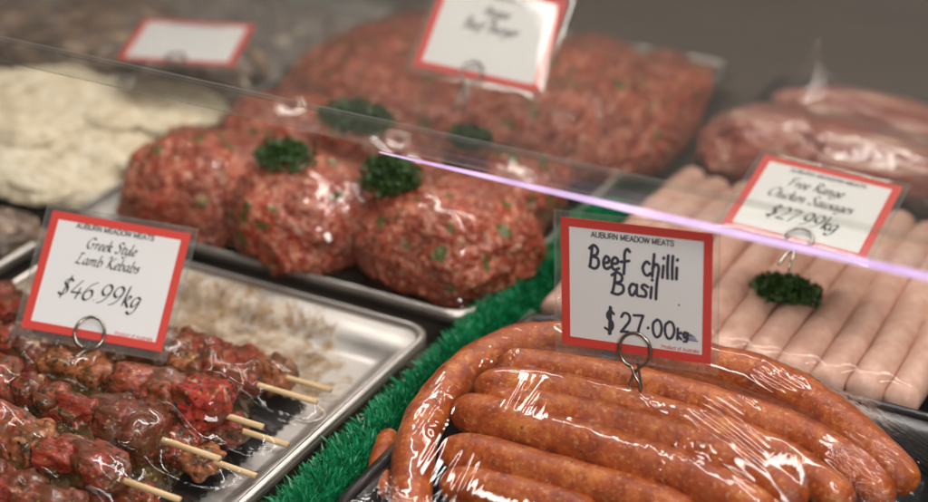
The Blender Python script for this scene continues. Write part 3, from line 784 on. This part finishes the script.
SANS = {
 'A': (.74, [[(.06,0),(.37,.98)],[(.37,.98),(.68,0)],[(.18,.30),(.56,.30)]]),
 'U': (.76, [[(.12,1),(.12,.34),(.20,.06),(.38,.0),(.56,.06),(.64,.34),(.64,1)]]),
 'B': (.74, [[(.12,0),(.12,1)],[(.12,1),(.42,1),(.60,.92),(.60,.64),(.42,.54),(.12,.54)],[(.12,.54),(.46,.54),(.66,.42),(.66,.12),(.46,0),(.12,0)]]),
 'R': (.76, [[(.12,0),(.12,1)],[(.12,1),(.44,1),(.63,.90),(.63,.60),(.44,.48),(.12,.48)],[(.38,.48),(.68,0)]]),
 'N': (.78, [[(.12,0),(.12,1)],[(.12,1),(.64,0)],[(.64,0),(.64,1)]]),
 'M': (.88, [[(.12,0),(.12,1)],[(.12,1),(.43,.06)],[(.43,.06),(.74,1)],[(.74,1),(.74,0)]]),
 'E': (.68, [[(.12,0),(.12,1)],[(.12,1),(.60,1)],[(.12,.53),(.56,.53)],[(.12,0),(.62,0)]]),
 'D': (.76, [[(.12,0),(.12,1)],[(.12,1),(.36,1),(.58,.90),(.66,.50),(.58,.10),(.36,0),(.12,0)]]),
 'O': (.82, [[(.41,1),(.14,.86),(.08,.50),(.14,.14),(.41,0),(.68,.14),(.74,.50),(.68,.86),(.41,1)]]),
 'W': (.98, [[(.04,1),(.26,0)],[(.26,0),(.49,.98)],[(.49,.98),(.72,0)],[(.72,0),(.94,1)]]),
 'T': (.66, [[(.33,0),(.33,1)],[(.03,1),(.63,1)]]),
 'S': (.70, [[(.60,.80),(.50,.98),(.22,.98),(.11,.76),(.24,.56),(.50,.46),(.61,.24),(.48,.02),(.20,.02),(.07,.22)]]),
 'P': (.70, [[(.12,0),(.12,1)],[(.12,1),(.44,1),(.62,.90),(.62,.58),(.44,.46),(.12,.46)]]),
 'r': (.40, [[(.09,0),(.09,.72)],[(.09,.44),(.20,.70),(.36,.70)]]),
 'o': (.60, [[(.30,.74),(.12,.64),(.08,.37),(.12,.10),(.30,0),(.48,.10),(.52,.37),(.48,.64),(.30,.74)]]),
 'd': (.60, [[(.50,0),(.50,1)],[(.50,.52),(.30,.74),(.10,.56),(.10,.18),(.30,0),(.50,.22)]]),
 'u': (.60, [[(.09,.72),(.09,.22),(.20,0),(.36,.02),(.49,.24)],[(.49,.72),(.49,0)]]),
 'c': (.56, [[(.48,.54),(.32,.74),(.12,.62),(.08,.37),(.12,.10),(.32,0),(.49,.20)]]),
 't': (.36, [[(.16,.94),(.16,.10),(.32,.02)],[(.02,.70),(.32,.70)]]),
 'f': (.36, [[(.34,.98),(.18,.92),(.16,0)],[(.02,.70),(.32,.70)]]),
 's': (.54, [[(.45,.58),(.28,.74),(.10,.60),(.26,.40),(.46,.28),(.40,.04),(.20,0),(.06,.16)]]),
 'a': (.56, [[(.08,.58),(.28,.74),(.45,.62),(.45,0)],[(.45,.42),(.20,.40),(.08,.20),(.20,0),(.45,.18)]]),
 'l': (.24, [[(.11,0),(.11,1)]]), 'i': (.24, [[(.11,0),(.11,.72)],[(.11,.94),(.11,1)]]),
}
def type_text(s, size, x, z, width, m, parent, lift, bold=.0, name='lettering', nib=.19):
    """printed sans text set to a given width, centred at x, baseline z"""
    vs, fs = [], []
    L = text_len(s, SANS) * size
    stroke_text(vs, fs, s, SANS, x - width / 2, z, size, nib, squeeze=width / L, round_=True, lift=lift)
    return mesh(name, vs, fs, m, parent, False)

def ring_part(name, W, H, b, y0, y1, m, parent, wob=0):
    """a rectangular frame W x H with bar width b from y0 to y1"""
    o = [(-W/2, -H/2), (W/2, -H/2), (W/2, H/2), (-W/2, H/2)]; i = [(-W/2+b, -H/2+b), (W/2-b, -H/2+b), (W/2-b, H/2-b), (-W/2+b, H/2-b)]
    vs = [(x, y0, z) for x, z in o] + [(x, y0, z) for x, z in i] + [(x, y1, z) for x, z in o] + [(x, y1, z) for x, z in i]
    fs = []
    for k in range(4):
        q = (k + 1) % 4
        fs += [(k, q, 4 + q, 4 + k), (8 + k, 12 + k, 12 + q, 8 + q), (k, 8 + k, 8 + q, q), (4 + k, 4 + q, 12 + q, 12 + k)]
    return mesh(name, vs, fs, m, parent, False)

def ticket(label, pos, xd, zd, w, group, words, clip_x, clip_r=.0095, leg=.03, style='loop', HW=.86):
    X = Vector(xd).normalized(); Z = Vector(zd); Z = (Z - X * Z.dot(X)).normalized(); Yv = Z.cross(X).normalized()
    t = thing('price_ticket', label, 'price ticket', pos, group)
    t.matrix_world = Matrix.Translation(pos) @ Matrix((X, Yv, Z)).transposed().to_4x4()
    h = w * HW; b = w * .058
    bm = bmesh.new(); box_bm(bm, (0, 0, 0), (w - .0002, .0004, h - .0002)); bm_obj('card', bm, M['card'], t, False)
    ring_part('border', w, h, b, -.00030, .00022, M['red'], t)
    # sleeve: two thin clear sheets sealed round the card, a little loose and bowed
    sw, sh = w + .0085, h + .0095; n = 14
    vs, fs = [], []
    for side in (-1, 1):
        for j in range(n + 1):
            for i in range(n + 1):
                u = i / n * 2 - 1; v = j / n * 2 - 1
                e = max(abs(u), abs(v)); bow = .0009 * (1 - max(0, (e - .8) / .2) ** 2) + .0002
                bow += .00015 * noise.noise(Vector((u * 2, v * 2, side)))
                vs.append((u * sw / 2 + .0004 * noise.noise(Vector((v * 2, 3, 0))), side * bow, v * sh / 2 - .0008))
        o0 = 0 if side < 0 else (n + 1) ** 2
        for j in range(n):
            for i in range(n):
                k = o0 + j * (n + 1) + i; f = (k, k + 1, k + n + 2, k + n + 1)
                fs.append(f if side < 0 else f[::-1])
    mesh('sleeve', vs, fs, M['sleeve'], t)
    ring_part('sleeve_seam', sw + .0008, sh + .0008, .0010, -.0004, .0004, M['rail'], t).location = (0, 0, -.0008)
    words(t, w, h)
    # wire clip: a ring gripping the bottom edge, its two ends crossing below
    r = clip_r; zc = -h / 2 + .0035; pts = []
    if style == 'loop':
        for k in range(-1, 30):
            a = math.radians(-68 + 316 * k / 28)
            pts.append((clip_x + r * math.cos(a), -.0022 - .0016 * (k / 28), zc + r * 1.12 * math.sin(a)))
        pts = [(clip_x - r * .42, -.0016, zc - leg), (clip_x - r * .34, -.0016, zc - leg * .68), (clip_x - r * .08, -.0018, zc - r * 1.55)] + pts[1:] + \
              [(clip_x + r * .02, -.0044, zc - r * 1.6), (clip_x + r * .36, -.0046, zc - leg * .66), (clip_x + r * .40, -.0046, zc - leg * .92)]
    else:
        for k in range(0, 30):
            a = math.radians(-70 + 330 * k / 29)
            pts.append((clip_x + r * math.cos(a), -.0020 - .0022 * (k / 29), zc + r * 1.1 * math.sin(a)))
        pts = [(clip_x - r * .9, -.0018, zc - leg)] + [(clip_x - r * .1, -.0018, zc - r * 1.25)] + pts
    vs, fs = tube(pts, .00112, 10, sub=4); mesh('clip', vs, fs, M['wire'], t)
    # back arm of the clip behind the card
    vs, fs = tube([(clip_x + r * .35, .0016, zc - leg), (clip_x, .0018, zc - r), (clip_x, .002, zc + r * .5)], .00085, 8, sub=4)
    mesh('clip', vs, fs, M['wire'], t)
    return t

def uz(h, v): return h / 2 - v * h
def head(t, w, h, lift=.0004, c=(.48, .105), wd=.55, slope=0):
    type_text('AUBURN MEADOW MEATS', h * .040, (c[0] - .5) * w, uz(h, c[1] + .022), wd * w, M['ink'], t, lift, .012)

def words_beef(t, w, h):
    head(t, w, h)
    vs, fs = [], []; rr = random.Random(2)
    k = dict(round_=True, jit=.012, rr=rr, lift=.0005)
    S = h * .172
    stroke_text(vs, fs, 'Beef', HAND, (.195 - .5) * w, uz(h, .365), S, .135, squeeze=.98 * (.27 * w / (text_len('Beef', HAND) * S)), **k)
    stroke_text(vs, fs, 'chilli', HAND, (.545 - .5) * w, uz(h, .375), S, .135, squeeze=.98 * (.25 * w / (text_len('chilli', HAND) * S)), **k)
    S = h * .165
    stroke_text(vs, fs, 'Basil', HAND, (.345 - .5) * w, uz(h, .545), S, .14, squeeze=.315 * w / (text_len('Basil', HAND) * S), up=.0, **k)
    S = h * .165
    stroke_text(vs, fs, '$', HAND, (.30 - .5) * w, uz(h, .845), S * 1.05, .115, squeeze=.85, **k)
    stroke_text(vs, fs, '27.00', HAND, (.405 - .5) * w, uz(h, .84), S * 1.02, .125, squeeze=.37 * w / (text_len('27.00', HAND) * S * 1.02), **k)
    stroke_text(vs, fs, '.', HAND, (.78 - .5) * w, uz(h, .60), S * .5, .14, **k)
    mesh('lettering', vs, fs, M['marker'], t, False)
    vs, fs = [], []
    stroke_text(vs, fs, 'kg', HAND, (.775 - .5) * w, uz(h, .835), S * .72, .17, squeeze=1.0, **k)
    mesh('lettering', vs, fs, M['marker'], t, False)
    vs, fs = [], []
    for j in range(5):
        y = uz(h, .785 + j * .012 + rr.uniform(-.004, .004)); x0 = (.79 + .01 * j - .5) * w
        n0 = len(vs)
        vs += [(x0, -.00046 - j * 3e-6, y), (x0 + .085 * w, -.00046 - j * 3e-6, y - .0002), (x0 + .09 * w, -.00046 - j * 3e-6, y + .0006), (x0 + .01 * w, -.00046 - j * 3e-6, y + .0009)]
        fs.append((n0, n0 + 1, n0 + 2, n0 + 3))
    mesh('smudge', vs, fs, M['smudge'], t, False)
    type_text('Product of Australia', h * .026, (.80 - .5) * w, uz(h, .922), .25 * w, M['red'], t, .0004, nib=.14)

def script_line(vs, fs, s, c, base, size, w, h, width=None, up=0., nib=.10):
    S = size * h; L = text_len(s, GL) * S
    sq = width * w / L if width else 1.
    W = L * sq
    stroke_text(vs, fs, s, GL, (c - .5) * w - W / 2 - .1 * S, uz(h, base), S, nib, .75, .22, lift=.0004, squeeze=sq, up=up)

def words_kebab(t, w, h):
    head(t, w, h, c=(.475, .09), wd=.565)
    vs, fs = [], []
    script_line(vs, fs, 'Greek Style', .485, .268, .100, w, h, .36, nib=.16)
    script_line(vs, fs, 'Lamb Kebabs', .485, .405, .100, w, h, .455, nib=.16)
    script_line(vs, fs, '$46.99kg', .49, .69, .178, w, h, .585, nib=.13)
    mesh('lettering', vs, fs, M['ink'], t, False)
    type_text('Product of Australia', h * .026, (.785 - .5) * w, uz(h, .928), .27 * w, M['red'], t, .0004, nib=.14)

def words_chicken(t, w, h):
    head(t, w, h, c=(.50, .115), wd=.55)
    vs, fs = [], []
    script_line(vs, fs, 'Free Range', .47, .33, .13, w, h, .40, nib=.14)
    script_line(vs, fs, 'Chicken Sausages', .48, .50, .13, w, h, .60, nib=.14)
    script_line(vs, fs, '$27.99kg', .50, .76, .18, w, h, .50, nib=.15)
    mesh('lettering', vs, fs, M['ink'], t, False)

def words_mince(t, w, h):
    head(t, w, h, c=(.50, .115), wd=.55)
    vs, fs = [], []
    script_line(vs, fs, 'Angus', .50, .33, .13, w, h, .22, nib=.16)
    script_line(vs, fs, 'Beef Burger', .50, .50, .13, w, h, .44, nib=.16)
    mesh('lettering', vs, fs, M['ink'], t, False)

TG = 'price tickets standing in the meat'
def move_d(p, d0, d1): return EYE + (Vector(p) - EYE) * (d1 / d0)
ticket('price ticket with handwritten Beef chilli Basil at $27.00, standing in the orange sausages', (-.3133, .8276, .1425), (.994, .045, .102), (-.107, .117, .987), .0951, TG, words_beef, .0012, .0098, .032)
ticket('price ticket for Greek Style Lamb Kebabs at $46.99kg, leaning over the kebabs', (-.6654, .7653, .0875), (.943, .318, -.095), (-.163, .694, .701), .0969, TG, words_kebab, -.0010, .0098, .0215, 'q')
ticket('blurred price ticket lying back over the pale chicken sausages', (-.2688, 1.0449, .1172), (1.0, -.012, -.021), (.016, .973, .231), .1012, TG, words_chicken, .0045, .009, .03)
ticket('blurred price ticket standing in the heaped mince, cut by the top edge', move_d((-.5465, 1.0953, .179), 1.29, 1.33), (.976, .194, -.101), (-.098, .802, .59), .1026, TG, words_mince, -.003, .009, .035)
def words_far(t, w, h): head(t, w, h, c=(.50, .115), wd=.5)
ticket('blurred blank looking price ticket lying almost flat over the crumbed cutlets', (-.8742, 1.1442, .0974), (.929, .371, -.011), (-.37, .927, .065), .1039, TG, words_far, .0, .008, .02)

# ------------------------------------------------------------------ cling film stretched over the food
def drape(name, label, objs, x0, x1, y0, y1, rim, step=.002, iters=260, gap=.0006, wr=.0005, m='film', seed=0, pull=(), floor=.008, soft=0, fan=False):
    bpy.context.view_layer.update()
    V, Fc = [], []
    dg = bpy.context.evaluated_depsgraph_get()
    for o in objs:
        for q in ([o] if o.type == 'MESH' else [c for c in o.children if c.type == 'MESH']):
            Mw = q.matrix_world; n0 = len(V)
            V += [Mw @ v.co for v in q.data.vertices]; Fc += [tuple(i + n0 for i in p.vertices) for p in q.data.polygons]
    bv = BVHTree.FromPolygons(V, Fc)
    nx = int((x1 - x0) / step) + 1; ny = int((y1 - y0) / step) + 1
    Hh = np.full((ny, nx), floor)
    for j in range(ny):
        for i in range(nx):
            hit = bv.ray_cast(Vector((x0 + i * step, y0 + j * step, .5)), Vector((0, 0, -1)))
            if hit[0] is not None: Hh[j, i] = max(floor, hit[0].z)
    Hh += gap
    Z = np.maximum(Hh, rim); Z[0, :] = Z[-1, :] = rim; Z[:, 0] = Z[:, -1] = rim
    # a membrane over an obstacle, relaxed from coarse to fine
    Z = np.full_like(Hh, rim)
    Z[1:-1, 1:-1] = np.maximum(Hh[1:-1, 1:-1], rim)
    for it in range(iters):
        A = Z.copy()
        A[1:-1, 1:-1] = .25 * (Z[:-2, 1:-1] + Z[2:, 1:-1] + Z[1:-1, :-2] + Z[1:-1, 2:])
        A[1:-1, 1:-1] = np.maximum(A[1:-1, 1:-1], Hh[1:-1, 1:-1]); Z = A
    for px, py, a, r in pull:
        for j in range(ny):
            for i in range(nx):
                d = math.hypot(x0 + i * step - px, y0 + j * step - py)
                if d < r * 3: Z[j, i] += a * math.exp(-d / r)
    for it in range(soft):
        A = Z.copy(); A[1:-1, 1:-1] = .2 * (Z[:-2, 1:-1] + Z[2:, 1:-1] + Z[1:-1, :-2] + Z[1:-1, 2:] + Z[1:-1, 1:-1]); Z = A + (.00012 if it < 4 else 0)
    free = np.clip((Z - Hh) / .004, 0, 1)
    vs = []
    for j in range(ny):
        for i in range(nx):
            x, y = x0 + i * step, y0 + j * step
            # creases: thin ridges that run outwards to the nearest side of the tray
            ex = min(x - x0, x1 - x); ey = min(y - y0, y1 - y)
            a1 = noise.noise(Vector((x * 240, y * 26, seed))); a2 = noise.noise(Vector((x * 26, y * 240, seed + 5)))
            dd = .7 * (x + y); d2 = .7 * (x - y)
            a3 = noise.noise(Vector((dd * 200, d2 * 18, seed + 9)))
            if fan:
                q1 = x * .93 - y * .37; q2 = x * .37 + y * .93
                a4 = noise.noise(Vector((q2 * 170, q1 * 11, seed + 1))); a5 = noise.noise(Vector((x * 190, y * 10, seed + 2)))
                mr = min(1, max(0, (x - (x1 - .165)) / .05)) * max(0, .25 + 2.2 * noise.noise(Vector((x * 22, y * 22, 8))))
                ml = min(1, max(0, (x0 + .085 - x) / .02)) * max(0, .2 + 2.2 * noise.noise(Vector((x * 25, y * 25, 4))))
                mr *= min(1, max(0, (y1 - .02 - y) / .05)); fe = .0014 * (mr * max(0, 1 - abs(a4) * 3.0) + ml * max(0, 1 - abs(a5) * 3.0))
            else: fe = 0
            wx = ex / (ex + ey + 1e-6)
            k = wx * (1 - abs(a1) * 2.2) + (1 - wx) * (1 - abs(a2) * 2.2)
            k2 = max(0, 1 - abs(a3) * 3)
            g = .35 + .65 * free[j, i]
            side = min(1, (.2 + .8 * free[j, i]) * math.exp(-min(ex, ey) / .035) * 1.5)
            m1 = max(0, noise.noise(Vector((x * 16, y * 16, seed + 3))) * 2.2 + side - .35)
            e = wr * min(1.3, m1) * (max(0, k) ** 3 * 1.2 + k2 ** 3 * .8)
            edge = min(1, min(i, j, nx - 1 - i, ny - 1 - j) * step / .022) ** 1.5
            vs.append((x, y, Z[j, i] + (e + fe) * edge))
    fs = [(j * nx + i, j * nx + i + 1, (j + 1) * nx + i + 1, (j + 1) * nx + i) for j in range(ny - 1) for i in range(nx - 1)]
    return tag(mesh(name, vs, fs, M[m]), label, 'cling film')

drape('cling_film', 'clear cling film stretched tight over the orange beef sausages', beef, -.431, -.121, .668, .9355, .0455, .0010, 1100, wr=.0008, seed=2, fan=True)
drape('cling_film', 'clear cling film over the lamb kebabs and their tray', kobs, -.797, -.494, .44, .902, .030, .0018, 45, wr=.0005, seed=12, soft=3, m='kebabfilm', gap=.0004)
drape('cling_film', 'clear cling film with sparkling creases over the mince patties and mounds', mince + loaf, -.80, -.479, .927, 1.47, .034, .0026, 260, wr=.0013, seed=22, soft=3)
drape('cling_film', 'loose clear film with a raised peak over the raw pink fillets', fil, -.431, -.06, 1.243, 1.49, .031, .003, 120, wr=.002, seed=32, m='softfilm', pull=((-.372, 1.392, .055, .012),))
drape('cling_film', 'clear cling film resting on the pale chicken sausages', chick, -.431, -.121, .946, 1.233, .021, .0024, 260, wr=.0002, seed=42, soft=5, m='calmfilm')

# ------------------------------------------------------------------ glass shelf and the painted reflection on its edge
gs = thing('glass_shelf', 'clear glass shelf above the rear trays, its front edge crossing the view', 'glass shelf', (-.4, 1.1, .232))
bm = bmesh.new(); box_bm(bm, (-.4, 1.25, .2365), (2.4, .93, .006), .0008); bm_obj('pane', bm, M['glass'], gs, False)
bm = bmesh.new(); box_bm(bm, (-.4, .7815, .2308), (2.4, .005, .0176), .0012); bm_obj('front_rail', bm, M['rail'], gs, False)
settle(gs)
t = NT('painted_reflection'); e = t.n('Emission', Color=t.mix(t.ramp(t.noise(9, 3, .6), (.35, 0.), (.65, 1.)), (.72, .48, .86), (1., .74, 1.)), Strength=t.ramp(t.noise(22, 3, .6), (.3, .95), (.7, 1.5))); t.t.links.new(e.outputs[0], t.out.inputs[0])  # tube reflection in the glass edge, painted as uneven emission
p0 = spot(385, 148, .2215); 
refl = thing('pink_reflection', 'thin glowing line imitating a pinkish white tube reflection along the lower front edge of the glass shelf', 'painted reflection', (-.2, .7745, .2215))
vs, fs = tube([(p0.x + q * q * (.25 - p0.x), .7755, .2215) for q in [k / 20 for k in range(21)]], lambda s, L: .0003 + .0017 * min(1, s / .16) ** .7, 12, sub=2)  # tapered so the imitated reflection fades out at its left end
mesh('tube', vs, fs, t.m, refl)
settle(refl)
print('camera check', p0)
